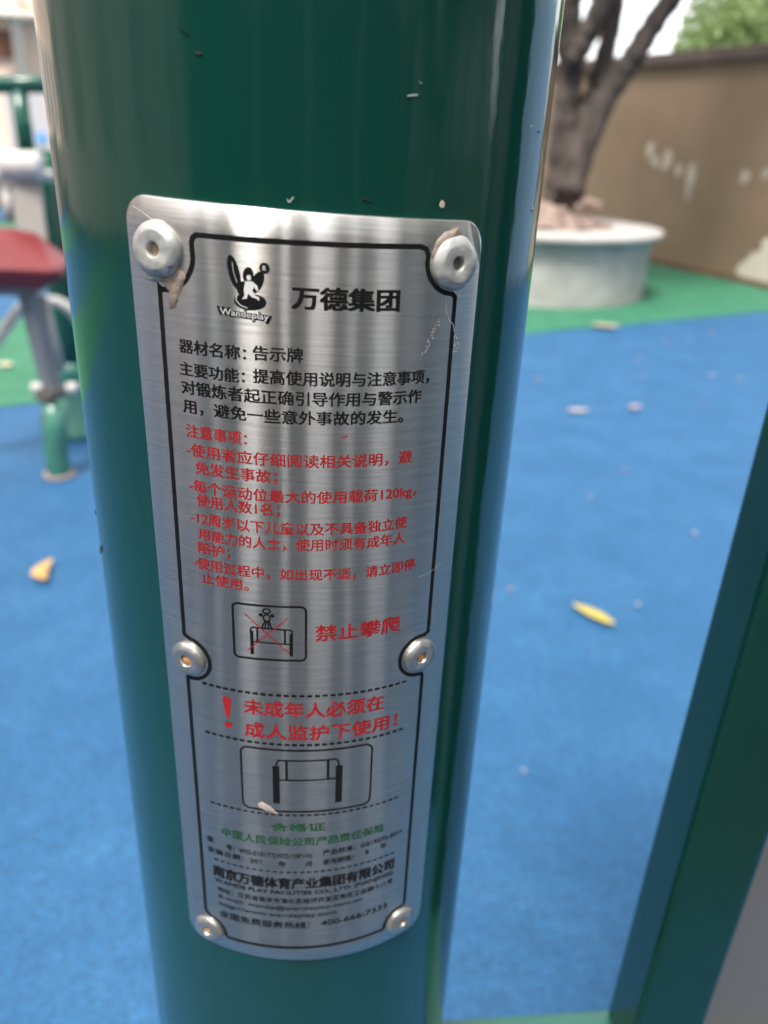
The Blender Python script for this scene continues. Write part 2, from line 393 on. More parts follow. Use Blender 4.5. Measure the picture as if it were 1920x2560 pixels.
# emblem: dark lobes, ball and disc with a pale running figure
e = Ink()
e.ellipse(-12.95, -11.6, 1.05, 3.1, .22).ellipse(-10.3, -11.9, 1.0, 1.5, -.1).ellipse(-8.7, -13.0, 1.05, 2.2, -.45).ellipse(-7.3, -10.35, .95, .98)
e.ellipse(-10.9, -14.6, 1.6, 1.6).ellipse(-10.1, -16.7, 3.05, 1.55, .06)
for k in (0,): e.stroke([(-13.0, -16.9), (-12.2, -17.8), (-10.8, -18.25), (-9.2, -18.1)], .16)
e.text('Wandeplay', -16.4, -6.2, -19.35, 2.0, bold=.07, slope=-.03)
e.out('emblem', M_INK)
f = Ink()
f.ellipse(-10.2, -12.3, .42, .5)
f.poly([(-10.9, -13.0), (-9.6, -12.9), (-8.7, -13.6), (-8.5, -14.5), (-8.8, -14.6), (-9.3, -13.9), (-9.6, -14.6), (-9.0, -15.5), (-8.4, -15.7), (-8.4, -16.4), (-8.8, -16.0), (-9.7, -15.8), (-10.4, -15.2), (-10.7, -16.2), (-11.6, -16.3), (-11.1, -15.7), (-11.2, -14.6)])
f.stroke([(-12.6, -15.9), (-12.7, -16.7), (-11.9, -17.5), (-10.6, -17.9)], .13)
f.stroke([(-13.2, -9.8), (-13.0, -11.6), (-12.4, -13.4)], .08)
f.text('Wandeplay', -15.9, -6.7, -19.3, 1.45, bold=-.005, slope=-.03)
f.text('R', -7.6, -7.0, -10.35, .85, bold=.01)
f.out('emblem_figure', M_LIGHTINK, .04)
Ink().text('万德集团', -2.3, 18.1, -15.1, 4.1, bold=.042, slope=.01).out('company_name', M_INK)
# black description
e = Ink()
e.text('器材名称：', -24.9, -11.2, -26.75, 2.75, .021, SL).text('告示牌', -9.8, -.35, -26.2, 2.8, .022, SL)
e.text('主要功能：', -25.1, -11.6, -31.35, 2.75, .021, SL).text('提高使用说明与注意事项，', -9.9, 25.9, -30.6, 2.85, .022, SL*.8)
e.text('对锻炼者起正确引导作用与警示作', -25.0, 24.3, -34.8, 2.85, .022, SL*.9)
e.text('用，避免一些意外事故的发生。', -24.9, 20.3, -38.8, 2.85, .022, SL*.9)
e.out('description_text', M_INK)
# red instructions
e = Ink()
for txt, u0, u1, v in (('注意事项：', -24.6, -11.6, -44.3), ('-使用者应仔细阅读相关说明，避', -24.8, 23.0, -48.1), ('免发生事故；', -23.0, -5.6, -52.1),
                       ('-每个运动位最大的使用载荷120kg，', -24.8, 24.6, -56.2), ('使用人数1名；', -23.2, -5.2, -59.65), ('-12周岁以下儿童以及不具备独立使', -24.9, 22.8, -63.7),
                       ('用能力的人士，使用时须有成年人', -23.3, 22.5, -67.5), ('陪护；', -23.5, -16.2, -71.3), ('-使用过程中，如出现不适，请立即停', -25.0, 25.6, -74.9), ('止使用。', -23.2, -12.2, -78.8)):
    e.text(txt, u0, u1, v, 2.85, .016, SL)
e.ellipse(8.0, -42.6, .9, .12, .35)
e.out('instruction_text', M_RED)
# climbing pictogram
e = Ink(); bs = .03
e.stroke(rrect(-16.1, -83.5, .3, -98.1, 1.2, .035), .5, True, .6, .02)
e.stroke([(-11.9, -97.0), (-11.9, -90.6)], .75).stroke([(-3.0, -96.7), (-3.0, -90.6)], .75)
e.stroke([(-12.2, -91.2), (-12.1, -90.0), (-11.6, -89.6), (-3.2, -89.5), (-2.8, -89.9), (-2.7, -91)], .36)
e.stroke([(-11.9, -93.5), (-3.0, -93.4)], .32).stroke([(-10.6, -89.7), (-10.6, -93.5)], .42).stroke([(-4.4, -89.6), (-4.4, -93.4)], .42)
e.stroke([(-8.4+.8*math.cos(t), -84.9+.6*math.sin(t)) for t in [6.2832*i/14 for i in range(14)]], .34, True, .3)
e.stroke([(-8.4+.75*math.cos(t), -86.7+.9*math.sin(t)) for t in [6.2832*i/14 for i in range(14)]], .34, True, .3)
e.ellipse(-9.7, -86.0, .5, .42).ellipse(-7.1, -86.0, .5, .42)
for dx in (-.95, -.35, .35, .95): e.stroke([(-8.4+dx*.45, -87.5), (-8.4+dx*1.25, -89.6)], .33)
e.out('climbing_pictogram', M_INK)
e = Ink(); e.stroke([(-13.4, -86.1), (-3.4, -96.0)], .2).stroke([(-3.7, -86.4), (-13.1, -96.2)], .2); e.out('red_cross', M_RED, .05)
Ink().text('禁止攀爬', 2.5, 22.6, -90.0, 4.3, .02, .02).out('no_climbing_text', M_RED)
# dashed rules
def dashes(v0, sl=SL, w=.62, n=28, u0=-24.8, u1=26.0):
    e = Ink(); stp = (u1-u0)/n
    for i in range(n):
        a = u0+stp*i; b = a+stp*.66
        e.stroke([(a, v0+sl*a), (b, v0+sl*b)], w*random.uniform(.88, 1.08), False, .7, .03)
    return e.out('dashed_line', M_INK)
dashes(-108.1); dashes(-123.1); dashes(-146.5, .02, .5); dashes(-167.3, .025, .45)
# guardian warning
e = Ink()
e.text('未成年人必须在', -14.4, 19.4, -112.3, 4.5, .022, .012).text('成人监护下使用！', -14.4, 23.4, -119.2, 4.5, .022, .015)
e.poly([(-19.7, -111.8), (-19.5, -111.1), (-18.6, -110.7), (-17.7, -111.1), (-17.5, -111.8), (-18.1, -117.0), (-18.5, -117.5), (-18.8, -117.0)]).ellipse(-18.5, -119.4, .95, .85)
e.out('guardian_warning', M_RED)
# board pictogram
e = Ink()
e.stroke(rrect(-15.7, -124.9, 17.0, -145.2, 2.0, .015), .5, True, .8, .02)
for u in (-7.0, 8.6): e.poly([(u-.85, -130.3), (u+.85, -130.3), (u+.85, -142.6), (u-.85, -142.6)])
e.stroke([(-6.9, -130.4), (-6.8, -129.0), (-6.2, -128.3), (7.6, -128.0), (8.3, -128.6), (8.5, -130.4)], .42)
e.stroke([(-6.2, -134.7), (7.8, -134.4)], .38).stroke([(-4.4, -128.4), (-4.4, -134.7)], .65).stroke([(5.8, -128.1), (5.8, -134.4)], .65)
e.out('board_pictogram', M_INK)
# certificate
e = Ink()
e.text('合格证', -8.6, 5.3, -150.9, 2.7, .03, .02).text('中国人民保险公司产品责任保险', -22.0, 21.6, -155.9, 3.0, .02, .025)
e.out('certificate_text', M_GRINK)
e = Ink(); s2 = .05
e.text('型', -26.6, -24.8, -160.9, 2.0, .02).text('号：WD-010177(WD-10P1H)', -20.9, 2.0, -161.4, 2.0, .015, .03).text('产品标准：GB19272-2011', 4.8, 27.2, -159.9, 2.0, .015, s2)
e.text('安装日期：201', -26.6, -11.4, -164.6, 2.0, .015, .03).text('年', -6.8, -4.9, -164.4, 2.0, .015).text('月', .2, 1.9, -164.2, 2.0, .015).text('使用期限：', 4.9, 13.2, -163.8, 2.0, .015, .04).text('8', 16.5, 17.4, -162.9, 1.7, .015).text('年', 20.9, 22.6, -162.4, 2.0, .015)
e.out('certificate_details', M_INK)
# maker's address
e = Ink()
e.text('南京万德体育产业集团有限公司', -25.3, 25.4, -171.6, 4.0, .035, .03)
e.text('WANDE PLAY FACILITIES CO., LTD. (NANJING)', -25.0, 25.3, -175.4, 1.75, .03, .03)
e.text('地址：江苏省南京市溧水区经济开发区南区工业园十八号', -24.4, 25.4, -178.5, 1.9, .015, .03)
e.text('E-mail: wande@wandeplay.com.cn', -24.1, 16.0, -181.7, 1.9, .012, .025)
e.text('http://www.wandeplay.com', -24.1, 8.8, -184.7, 1.9, .012, .03)
e.text('全国免费服务热线：', -24.2, 1.5, -188.6, 2.6, .015, .025).text('400-666-7333', 4.6, 24.0, -187.6, 2.1, .015, .04)
e.out('address_text', M_INK)

# rivets: rounded washer-like heads with a hollow centre
def rivet(i, u, v, rr, mt, core_m, tilt=(0, 0), prot=1.5):
    a = u*1e-3/R
    nrm = Vector((math.sin(a), -math.cos(a), 0)); tan = Vector((math.cos(a), math.sin(a), 0)); upv = Vector((0, 0, 1))
    nrm2 = (nrm + tan*tilt[0] + upv*tilt[1]).normalized(); tx = upv.cross(nrm2).normalized(); ty = nrm2.cross(tx)
    o0 = P(u, v, 1.05)
    M4 = Matrix(((tx.x, ty.x, nrm2.x, o0.x), (tx.y, ty.y, nrm2.y, o0.y), (tx.z, ty.z, nrm2.z, o0.z), (0, 0, 0, 1)))
    q = rr*1e-3; p = prot*1e-3; hr = .00135 if i < 2 else .00155
    bm = bmesh.new()
    lathe(bm, [(q*.96, -.0004), (q, p*.10), (q*.995, p*.30), (q*.95, p*.50), (q*.84, p*.74), (q*.72, p*.92), (q*.68, p*.965), (q*.64, p*.98), (hr*1.25, p*.95), (hr*1.1, p*.92), (hr, p*.85), (hr*.95, p*.1)], M4, 40)
    for w in bm.verts:    # dented, not quite round
        k = w.co - o0; w.co += k*.03*math.sin(5*math.atan2(k.dot(ty), k.dot(tx))+i*2.1)*(.5+.5*math.sin(i+3*k.dot(tx)/q))
    ob = from_bm('rivet', bm, mt, board, True)
    bm = bmesh.new()
    lathe(bm, [(hr*.98, p*.30), (hr*.7, p*(.55 if core_m is M_RUST else .25)), (hr*.3, p*(.62 if core_m is M_RUST else .2)), (0, p*.5 if core_m is M_RUST else p*.15)], M4, 20)
    from_bm('rivet_core', bm, core_m, ob, True)
    return M4, q, p
rv = []
for i, (u, v) in enumerate(RV):
    rv.append(rivet(i, u, v, 5.2 if i < 2 else 4.6, M_PAINTY if i < 2 else M_ALU, mat('tan_plug', (.36, .26, .19), .7, var=.3, scale=700) if i == 0 else (M_HOLE if i == 1 else M_RUST), (0, 0) if i > 1 else (.06*(-1)**i, .05), 2.1 if i < 2 else 1.5))
# old glue and rust-coloured scraps round the two upper rivets
def blob(name, pts, h, m, parent=None, seed=1):
    random.seed(seed); cu = sum(p[0] for p in pts)/len(pts); cv = sum(p[1] for p in pts)/len(pts)
    q = []
    for a, b in zip(pts, pts[1:]+pts[:1]):
        for k in range(5):
            t = k/5; q.append((a[0]+(b[0]-a[0])*t+random.uniform(-.13, .13), a[1]+(b[1]-a[1])*t+random.uniform(-.13, .13)))
    V = []; F = []; n = len(q)
    for s_, hh in ((1, .0), (.82, h), (.4, h*1.25)):
        V += [P(cu+(u-cu)*s_, cv+(v-cv)*s_, LIFT(u, v)+hh+random.uniform(0, .12 if hh else 0)+.02) for u, v in q]
    V.append(P(cu, cv, 1+h*1.15))
    for r in range(2):
        for k in range(n): F.append((r*n+k, r*n+(k+1) % n, (r+1)*n+(k+1) % n, (r+1)*n+k))
    for k in range(n): F.append((2*n+k, 2*n+(k+1) % n, 3*n))
    return mesh(name, V, F, m, parent or PLATE, True)
blob('glue_residue', [(-27.5, -13.0), (-24.2, -11.6), (-22.4, -13.4), (-23.6, -16.2), (-25.2, -19.6), (-26.6, -20.4), (-26.2, -17.0), (-27.9, -15.0)], .22, M_GLUE, seed=3)
blob('glue_residue', [(-31.4, -13.6), (-29.6, -13.0), (-27.6, -13.4), (-27.2, -14.6), (-29.4, -15.4), (-31.2, -14.9)], .9, M_PAINTY, seed=4)
blob('glue_residue', [(24.6, -6.0), (25.4, -3.6), (27.6, -2.0), (30.4, -1.2), (31.2, -2.2), (28.4, -3.2), (26.4, -5.4), (25.6, -9.4), (26.2, -12.2), (25.0, -10.6)], .45, M_GLUE, seed=5)
blob('paint_drip', [(-11.9, -143.6), (-10.6, -142.7), (-8.6, -144.1), (-7.0, -145.6), (-6.6, -146.6), (-8.6, -146.0), (-11.3, -144.9)], .1, mat('drip', (.34, .29, .26), .6, var=.2, scale=500), seed=6)
M_SCR = mat('scratch', (.46, .42, .37), .6)
random.seed(12); sc = Ink()
for k in range(34):
    t = k/34; sc.ellipse(27.5-3.6*t+random.uniform(-.5, .5), -19-7*t+random.uniform(-.3, .3), random.uniform(.05, .2), random.uniform(.04, .14), random.random()*3, 7)
sc.out('scratch_mark', M_SCR, .02); sc = Ink()
for k in range(26): sc.ellipse(32.2+random.uniform(-.7, .7), -24+random.uniform(-2.4, 2.2), random.uniform(.05, .2), random.uniform(.04, .16), random.random()*3, 7)
sc.out('scratch_mark', M_SCR, .02); sc = Ink()
for k in range(12): sc.ellipse(27+k*.55, -78.4+.16*k+random.uniform(-.1, .1), .2, .07, .3, 7)
sc.out('scratch_mark', M_SCR, .02); sc = Ink()
sc.stroke([(28.4, -14.4), (28.9, -17.2), (30.0, -19.2), (31.0, -20.0), (31.5, -21.6)], .13)
sc.out('glue_thread', M_SCR, .02); sc = Ink()
sc.stroke([(-33.2, -2.2), (-31.2, -2.9), (-27.6, -4.7)], .22, False, .5, .06)
sc.out('scratch_mark', M_SCR, .02)
# blue paint smeared on the upper left rivet
def smear(k, pts, m, h):
    M4, q, p = rv[k]; V = [M4 @ Vector((x*q, y*q, p*z+.00012+h)) for x, y, z in pts]
    return mesh('paint_smear', V, [list(range(len(V)))], m, board)

smear(0, [(-.25, -.88, .45), (.05, -.74, .80), (.35, -.62, .83), (.62, -.52, .78), (.80, -.50, .50), (.55, -.78, .50), (.2, -.93, .40)], M_BLUESMEAR, .00006)
smear(1, [(-.62, -.46, .80), (-.1, -.70, .84), (.4, -.62, .82), (.66, -.60, .55), (.3, -.88, .48), (-.35, -.86, .48)], mat('blue_grey_smear', (.26, .30, .38), .5, var=.3, scale=700), .00006)
# nicks and dirt on the post
def fleck(pts, m, h=.12):
    V = [P(u, v, .04+h) for u, v in pts]; b = [P(u, v, .01) for u, v in pts]; n = len(pts)
    mesh('paint_fleck', V+b, [list(range(n))]+[(k, (k+1) % n, n+(k+1) % n, n+k) for k in range(n)], m, post)
def U(dx, dy):
    x, y = dx*1920/1659, dy*1920/1659
    v = FW + (x-960)/FPX*R2 - (y-1280)/FPX*U2
    a = v.x**2+v.y**2; b = CPOS.x*v.x+CPOS.y*v.y; c = CPOS.x**2+CPOS.y**2-R*R
    t = (-b-math.sqrt(max(0, b*b-a*c)))/a; p = CPOS+v*t
    u = math.atan2(p.x, -p.y)*R*1e3
    return u, (p.z-VT)*1e3-TILT*u
def fl(px, m): fleck([U(*q) for q in px], m)
M_WHITE = mat('pale_nick', (.26, .32, .29), .6); M_DIRT = mat('dirt_spot', (.01, .012, .012), .7)
fl([(951, 436), (955, 432), (960, 437), (959, 447), (953, 449), (949, 445)], M_CHIP)
fl([(619, 428), (625, 434), (633, 424), (635, 427), (627, 438), (622, 437)], M_WHITE)
fl([(783, 430), (788, 428), (801, 432), (797, 435)], M_DIRT)
fl([(419, 113), (425, 109), (433, 112), (437, 116), (428, 119)], M_DIRT)
fl([(879, 205), (893, 203), (902, 203), (901, 207), (889, 208), (880, 209)], M_WHITE)
fl([(904, 175), (908, 177), (911, 181), (907, 180)], M_WHITE)
fl([(1146, 270), (1149, 271), (1147, 277), (1145, 275)], M_WHITE)
fl([(1163, 283), (1165, 284), (1164, 288)], M_WHITE)
fl([(1147, 452), (1152, 448), (1151, 459), (1148, 457)], M_WHITE)
fl([(214, 1182), (220, 1178), (222, 1190), (217, 1197), (214, 1192)], M_DIRT)
fl([(199, 1103), (202, 1106), (203, 1112), (200, 1110)], M_DIRT)
fl([(386, 60), (395, 63), (406, 71), (411, 77), (405, 75), (392, 67)], M_PAINT2)

# ------------------------------------------------------------------ brown boundary wall with a dark coping
def wall_mat():
    M = mat('brown_wall_paint', (.165, .112, .072), .8, col2=(.215, .150, .098), scale=1.1, bump=.25, bscale=40)
    n = M.node_tree.nodes; l = M.node_tree.links; b = n['Principled BSDF']; tc = n['Texture Coordinate']
    prev = b.inputs['Base Color'].links[0].from_socket
    nz = n.new('ShaderNodeTexNoise'); nz.inputs['Scale'].default_value = 3.1; nz.inputs['Detail'].default_value = 6; l.new(tc.outputs['Object'], nz.inputs['Vector'])
    sx = n.new('ShaderNodeSeparateXYZ'); l.new(tc.outputs['Object'], sx.inputs[0])
    # bare plaster shows low on the wall towards its near end
    a = n.new('ShaderNodeMath'); a.operation = 'MULTIPLY_ADD'; l.new(sx.outputs[2], a.inputs[0]); a.inputs[1].default_value = -.30; a.inputs[2].default_value = .62
    c = n.new('ShaderNodeMath'); c.operation = 'GREATER_THAN'; d = n.new('ShaderNodeMath'); d.operation = 'ADD'
    x2 = n.new('ShaderNodeMapRange'); x2.inputs[1].default_value = 3.25; x2.inputs[2].default_value = 4.4; x2.inputs[3].default_value = -.6; x2.inputs[4].default_value = .35
    l.new(sx.outputs[0], x2.inputs[0]); l.new(a.outputs[0], d.inputs[0]); l.new(x2.outputs[0], d.inputs[1])
    f = n.new('ShaderNodeMath'); f.operation = 'MULTIPLY_ADD'; l.new(nz.outputs['Fac'], f.inputs[0]); f.inputs[1].default_value = 1.1; l.new(d.outputs[0], f.inputs[2])
    l.new(f.outputs[0], c.inputs[0]); c.inputs[1].default_value = 1.27
    mx = n.new('ShaderNodeMix'); mx.data_type = 'RGBA'; l.new(c.outputs[0], mx.inputs['Factor']); l.new(prev, mx.inputs['A']); mx.inputs['B'].default_value = (.50, .45, .38, 1)
    l.new(mx.outputs['Result'], b.inputs['Base Color'])
    return M
M_WALL = wall_mat()
WA, WB = Vector((3.00, 11.55, 0)), Vector((5.0, 6.05, 0))
wd = (WB-WA); WL = wd.length; wang = math.atan2(wd.y, wd.x)
wall = thing('boundary_wall', 'tall brown painted wall with darker coping and flaking white patches, behind the round planter', 'wall', tuple(WA))
wall.rotation_euler = (0, 0, wang)
bm = bmesh.new(); box(bm, (WL/2, .12, 1.0), (WL, .24, 2.0)); from_bm('wall_face', bm, M_WALL, wall, bevel=.01)
M_COPE = mat('coping', (.075, .052, .044), .75, var=.2, scale=4)
bm = bmesh.new(); box(bm, (WL/2, .12, 2.062), (WL+.04, .36, .12)); from_bm('coping', bm, M_COPE, wall, bevel=.012)
bm = bmesh.new(); box(bm, (WL/2, -.012, .03), (WL, .02, .06)); from_bm('wall_foot', bm, mat('wall_foot', (.12, .07, .035), .9, var=.3, scale=5), wall)
# flakes of bare plaster
def wall_point(dx, dy):
    x, y = dx*1920/1659, dy*1920/1659
    v = FW + (x-960)/FPX*R2 - (y-1280)/FPX*U2
    nn = Vector((-wd.y, wd.x, 0)).normalized(); t = (WA-CPOS).dot(nn)/v.dot(nn); p = CPOS+v*t-WA
    return p.dot(wd.normalized()), p.z
bm = bmesh.new(); random.seed(5)
for (dx, dy, w, h) in ((1404, 325, 9, 18), (1417, 348, 10, 12), (1442, 343, 11, 22), (1466, 368, 9, 13), (1492, 385, 11, 34), (1486, 420, 7, 12), (1610, 382, 11, 13), (1655, 376, 8, 10), (1432, 362, 5, 7)):
    cx, cz = wall_point(dx, dy); sx_ = w*.0062; sz_ = h*.0052
    vs = [bm.verts.new((cx+sx_*math.cos(t)*random.uniform(.7, 1.15), -.003, cz+sz_*math.sin(t)*random.uniform(.75, 1.1))) for t in [6.2832*i/13 for i in range(13)]]
    bm.faces.new(vs)
from_bm('bare_plaster_patches', bm, mat('bare_plaster', (.38, .33, .275), .85, var=.2, scale=9), wall)

# ------------------------------------------------------------------ planter with the tree
PC = Vector((2.02, 7.12, 0)); PR_ = 1.04
planter = thing('tree_planter', 'round pale grey concrete tree planter with an overhanging white rim', 'planter', tuple(PC))
bm = bmesh.new(); lathe(bm, [(PR_, -.01), (PR_, .505)], Matrix.Identity(4), 72); from_bm('planter_wall', bm, M_CONC, planter, True)
bm = bmesh.new(); lathe(bm, [(PR_-.34, .42), (PR_+.0005, .505), (PR_+.075, .506), (PR_+.085, .512), (PR_+.085, .548), (PR_+.075, .558), (PR_-.33, .562), (PR_-.345, .55), (PR_-.345, .42)], Matrix.Identity(4), 72)
rim = from_bm('rim', bm, M_RIM, planter, True)
bm = bmesh.new(); rings = []
random.seed(9)
for j in range(9):
    r = (PR_-.32)*j/8
    rings.append([bm.verts.new((r*math.cos(6.2832*k/40)+.0, r*math.sin(6.2832*k/40), .56+.17*max(0, 1-(j/7.0)**1.5)+random.uniform(-.02, .03))) for k in range(40)] if j else [bm.verts.new((0, 0, .74))])
for j in range(8):
    for k in range(40):
        q = (k+1) % 40
        bm.faces.new((rings[0][0], rings[1][k], rings[1][q]) if j == 0 else (rings[j][k], rings[j+1][k], rings[j+1][q], rings[j][q]))
tag(from_bm('soil', bm, M_SOIL, planter, True), 'pinkish heap of dry soil in the planter')
M_ROCK = mat('stone', (.20, .145, .12), .9, var=.3, scale=8, bump=.5, bscale=20)
st = bmesh.new(); bmesh.ops.create_icosphere(st, subdivisions=3, radius=.085)
for w in st.verts: w.co *= 1+.18*math.sin(17*w.co.x*9+3)*math.cos(13*w.co.y*9); w.co.z *= .7
me = bpy.data.meshes.new('stone'); st.to_mesh(me); st.free()
for k, (dx, dy, dep, sc_) in enumerate(((1270, 440, 6.85, .8), (1290, 447, 6.72, .6), (1248, 452, 6.65, .5), (1216, 455, 6.55, .5))):
    o = link('stone', me.copy(), M_ROCK); p = at(dx, dy, dep); o.location = p; o.rotation_euler = (k, k*2, k*.7); o.scale = (sc_,)*3
    for f_ in o.data.polygons: f_.use_smooth = True
    tag(o, ['largest brownish stone lying on the planter soil right of the trunk', 'second brownish stone beside the largest one on the planter soil', 'small stone on the planter soil close below the trunk', 'smallest stone on the planter soil beside the green post'][k], 'stone', 'stones lying in the planter')

def leaves(name, blobs, n, size, m, parent=None, seed=1):
    random.seed(seed); V = []; F = []
    tot = sum(b[1]**2 for b in blobs)
    for c, r in blobs:
        c = Vector(c)
        for _ in range(int(n*r*r/tot)):
            d = Vector((random.gauss(0, 1), random.gauss(0, 1), random.gauss(0, 1))).normalized()*r*random.random()**.45
            d.z *= .75
            p = c+d; a = Vector((random.gauss(0, 1), random.gauss(0, 1), random.gauss(0, .6))).normalized(); b = a.orthogonal().normalized()
            b.rotate(Matrix.Rotation(random.random()*6.28, 3, a))
            s_ = size*random.uniform(.6, 1.3); k = len(V)
            nn = a.cross(b)*s_*.12
            V += [p-a*s_, p+b*s_*.42+nn, p+a*s_, p-b*s_*.42+nn]; F += [(k, k+1, k+2), (k, k+2, k+3)]
    return mesh(name, V, F, m, parent)
def leaf_mat(name, c1, c2):
    M = mat(name, c1, .5, spec=.4, col2=c2, scale=1.3, detail=8)
    n = M.node_tree.nodes; l = M.node_tree.links; b = n['Principled BSDF']
    tr = n.new('ShaderNodeBsdfTranslucent'); l.new(b.inputs['Base Color'].links[0].from_socket, tr.inputs[0])
    ms = n.new('ShaderNodeMixShader'); ms.inputs[0].default_value = .4; o = n['Material Output']
    l.new(b.outputs[0], ms.inputs[1]); l.new(tr.outputs[0], ms.inputs[2]); l.new(ms.outputs[0], o.inputs[0])
    return M
M_LEAF = leaf_mat('bright_leaves', (.17, .25, .09), (.34, .44, .20))
M_LEAFD = leaf_mat('dark_leaves', (.025, .055, .015), (.06, .11, .03))
tree = thing('planter_tree', 'brown many stemmed tree leaning out of the round white planter', 'tree', (2.25, 7.2, .6))
bm = bmesh.new(); random.seed(21)
def stem(px, dep, rr, name=None):
    pts = [at(x, y, d) - Vector((2.25, 7.2, .6)) for (x, y), d in zip(px, dep)]
    sp_ = smooth_path(pts, 6); n = len(sp_); r_ = []
    for i in range(n):
        t = i/(n-1)*(len(rr)-1); k = min(int(t), len(rr)-2); r_.append((rr[k]+(rr[k+1]-rr[k])*(t-k))*(1+.07*math.sin(i*1.7)))
    tube(bm, sp_, r_, 14, jit=.07)
stem([(1206, 470), (1214, 420), (1216, 330), (1224, 230), (1232, 140), (1226, 50), (1238, -60), (1226, -240), (1200, -480)], [7.2]*9, [.22, .165, .125, .115, .105, .105, .10, .08, .05])
stem([(1222, 440), (1240, 350), (1266, 255), (1288, 190), (1312, 100), (1326, 20), (1338, -90), (1366, -300)], [7.1, 7.1, 7.15, 7.2, 7.25, 7.3, 7.3, 7.3], [.14, .11, .095, .085, .08, .08, .08, .05])
stem([(1228, 420), (1258, 330), (1304, 225), (1344, 158), (1376, 110), (1412, 52), (1462, -20), (1530, -130), (1600, -300)], [7.0, 7.0, 7.0, 6.95, 6.9, 6.9, 6.85, 6.8, 6.8], [.13, .10, .09, .09, .09, .09, .085, .07, .04])
stem([(1236, 130), (1262, 85), (1290, 30), (1306, -40), (1320, -200)], [7.1, 7.05, 7.0, 7.0, 7.0], [.10, .095, .09, .085, .04])
stem([(1236, 150), (1222, 70), (1210, 0), (1190, -90)], [7.15, 7.1, 7.1, 7.1], [.09, .10, .10, .07])
from_bm('trunk', bm, M_BARK, tree, True)
leaves('crown', [((-.5, .2, 2.95), .85), ((.3, .1, 3.2), 1.0), ((1.1, -.2, 2.9), .8), ((-.1, .9, 3.4), .9), ((.3, -.8, 3.1), .75), ((-1.1, .6, 3.1), .7)], 4200, .075, M_LEAFD, tree, 3)

def bush(name, label, loc, blobs, n, size, m, seed, group=None, trunk=True, cat='tree'):
    t = thing(name, label, cat, loc, group)
    leaves('crown', blobs, n, size, m, t, seed)
    bm = bmesh.new(); top = max(b[0][2] for b in blobs)
    tube(bm, [(0, 0, -.05), (.03, .02, top*.35), (-.04, .05, top*.7), (.02, 0, top)], [.12, .10, .07, .03], 10)
    for b, r in blobs[:5]:
        tube(bm, [(0, .02, top*.3), (b[0]*.5, b[1]*.5, (top*.3+b[2])/2), b], [.06, .04, .015], 7)
    from_bm('trunk', bm, M_BARK, t, True); return t
def rel(dx, dy, Y): return tuple(at(dx, dy, Y)-Vector((7.0, 12.2, 0)))
bush('leafy_tree', 'bright yellow green leafy tree rising behind the brown wall', (7.0, 12.2, 0), [(rel(1655, 40, 12.2), 1.15), (rel(1556, 104, 12.0), .72), (rel(1640, 110, 11.9), .9), (rel(1790, -30, 12.4), 1.3), (rel(1650, -90, 12.4), .8), (rel(1760, 100, 12.0), 1.0), (rel(1850, 40, 12.2), 1.0)], 24000, .07, M_LEAF, 4)

# ------------------------------------------------------------------ exercise machine at the left
M_SILVER = mat('grey_paint', (.50, .48, .46), .35, spec=.5, var=.08, scale=20)
M_SLATE = mat('slate_paint', (.12, .13, .15), .4, var=.12, scale=20)
M_REDP = mat('red_plastic', (.15, .016, .018), .3, spec=.5, var=.1, scale=12)
M_GREENP = mat('machine_green', (.009, .075, .052), .2, spec=.5, var=.1, scale=10)
M_GREENF = mat('foot_green_skylit', (.05, .17, .125), .22, spec=.5, var=.15, scale=10)  # paler than the machine's green: sky reflection put into the colour
YF = 2.62
gp = on_ground(122, 1035)
mc = thing('exercise_machine', 'green outdoor fitness machine with a red seat and grey strut', 'exercise machine', (gp.x, gp.y, 0))
def mp(name, bm, m, smooth=True, bevel=0, parent=None):
    o = from_bm(name, bm, m, None, smooth, bevel); keep(o, parent or mc); return o
# foot pipe with its bracket
bm = bmesh.new(); base = Vector((gp.x+.003, gp.y+.03, 0)); tp = at(117, 862, gp.y+.05)
tube(bm, [base, base+Vector((0, 0, .02)), Vector((base.x, base.y, .10)), Vector(((base.x+tp.x)/2, base.y, .18)), tp], [.042, .042, .043, .042, .040], 24); mp('foot_pipe', bm, M_GREENF)
bm = bmesh.new(); lathe(bm, [(.0, .002), (.056, .002), (.056, .014), (.043, .014)], Matrix.Translation(base), 28); mp('foot_ring', bm, mat('foot_ring', (.26, .2, .18), .6))
bm = bmesh.new(); c_ = at(117, 904, gp.y+.05); lathe(bm, [(.041, -.015), (.047, -.012), (.047, .012), (.041, .015)], Matrix.Translation(c_), 28); mp('collar', bm, mat('collar', (.05, .07, .04), .5))
s0, s1 = at(62, 636, gp.y+.08), at(116, 852, gp.y+.06)
ax = (s1-s0).normalized(); q = ax.to_track_quat('Z', 'Y').to_matrix()
bm = bmesh.new(); box(bm, (s0+s1)/2, (.055, .05, (s1-s0).length), q); mp('strut', bm, M_SLATE, False, .006)
bm = bmesh.new(); a0, a1 = at(88, 640, gp.y+.12), at(130, 800, gp.y+.10); tube(bm, [a0, a1], .022, 14); mp('strut_tube', bm, mat('strut_tube', (.30, .30, .29), .4))
bm = bmesh.new(); box(bm, at(112, 850, gp.y+.05), (.095, .07, .035), q); mp('bracket', bm, mat('bracket', (.10, .085, .075), .5), False, .006)
for dx in (83, 158):
    bm = bmesh.new(); c_ = at(dx-2, 838, gp.y+.03); tube(bm, [c_+Vector((-.018, 0, 0)), c_+Vector((.018, 0, 0))], .019, 16); mp('bolt', bm, M_SILVER, True, .004)
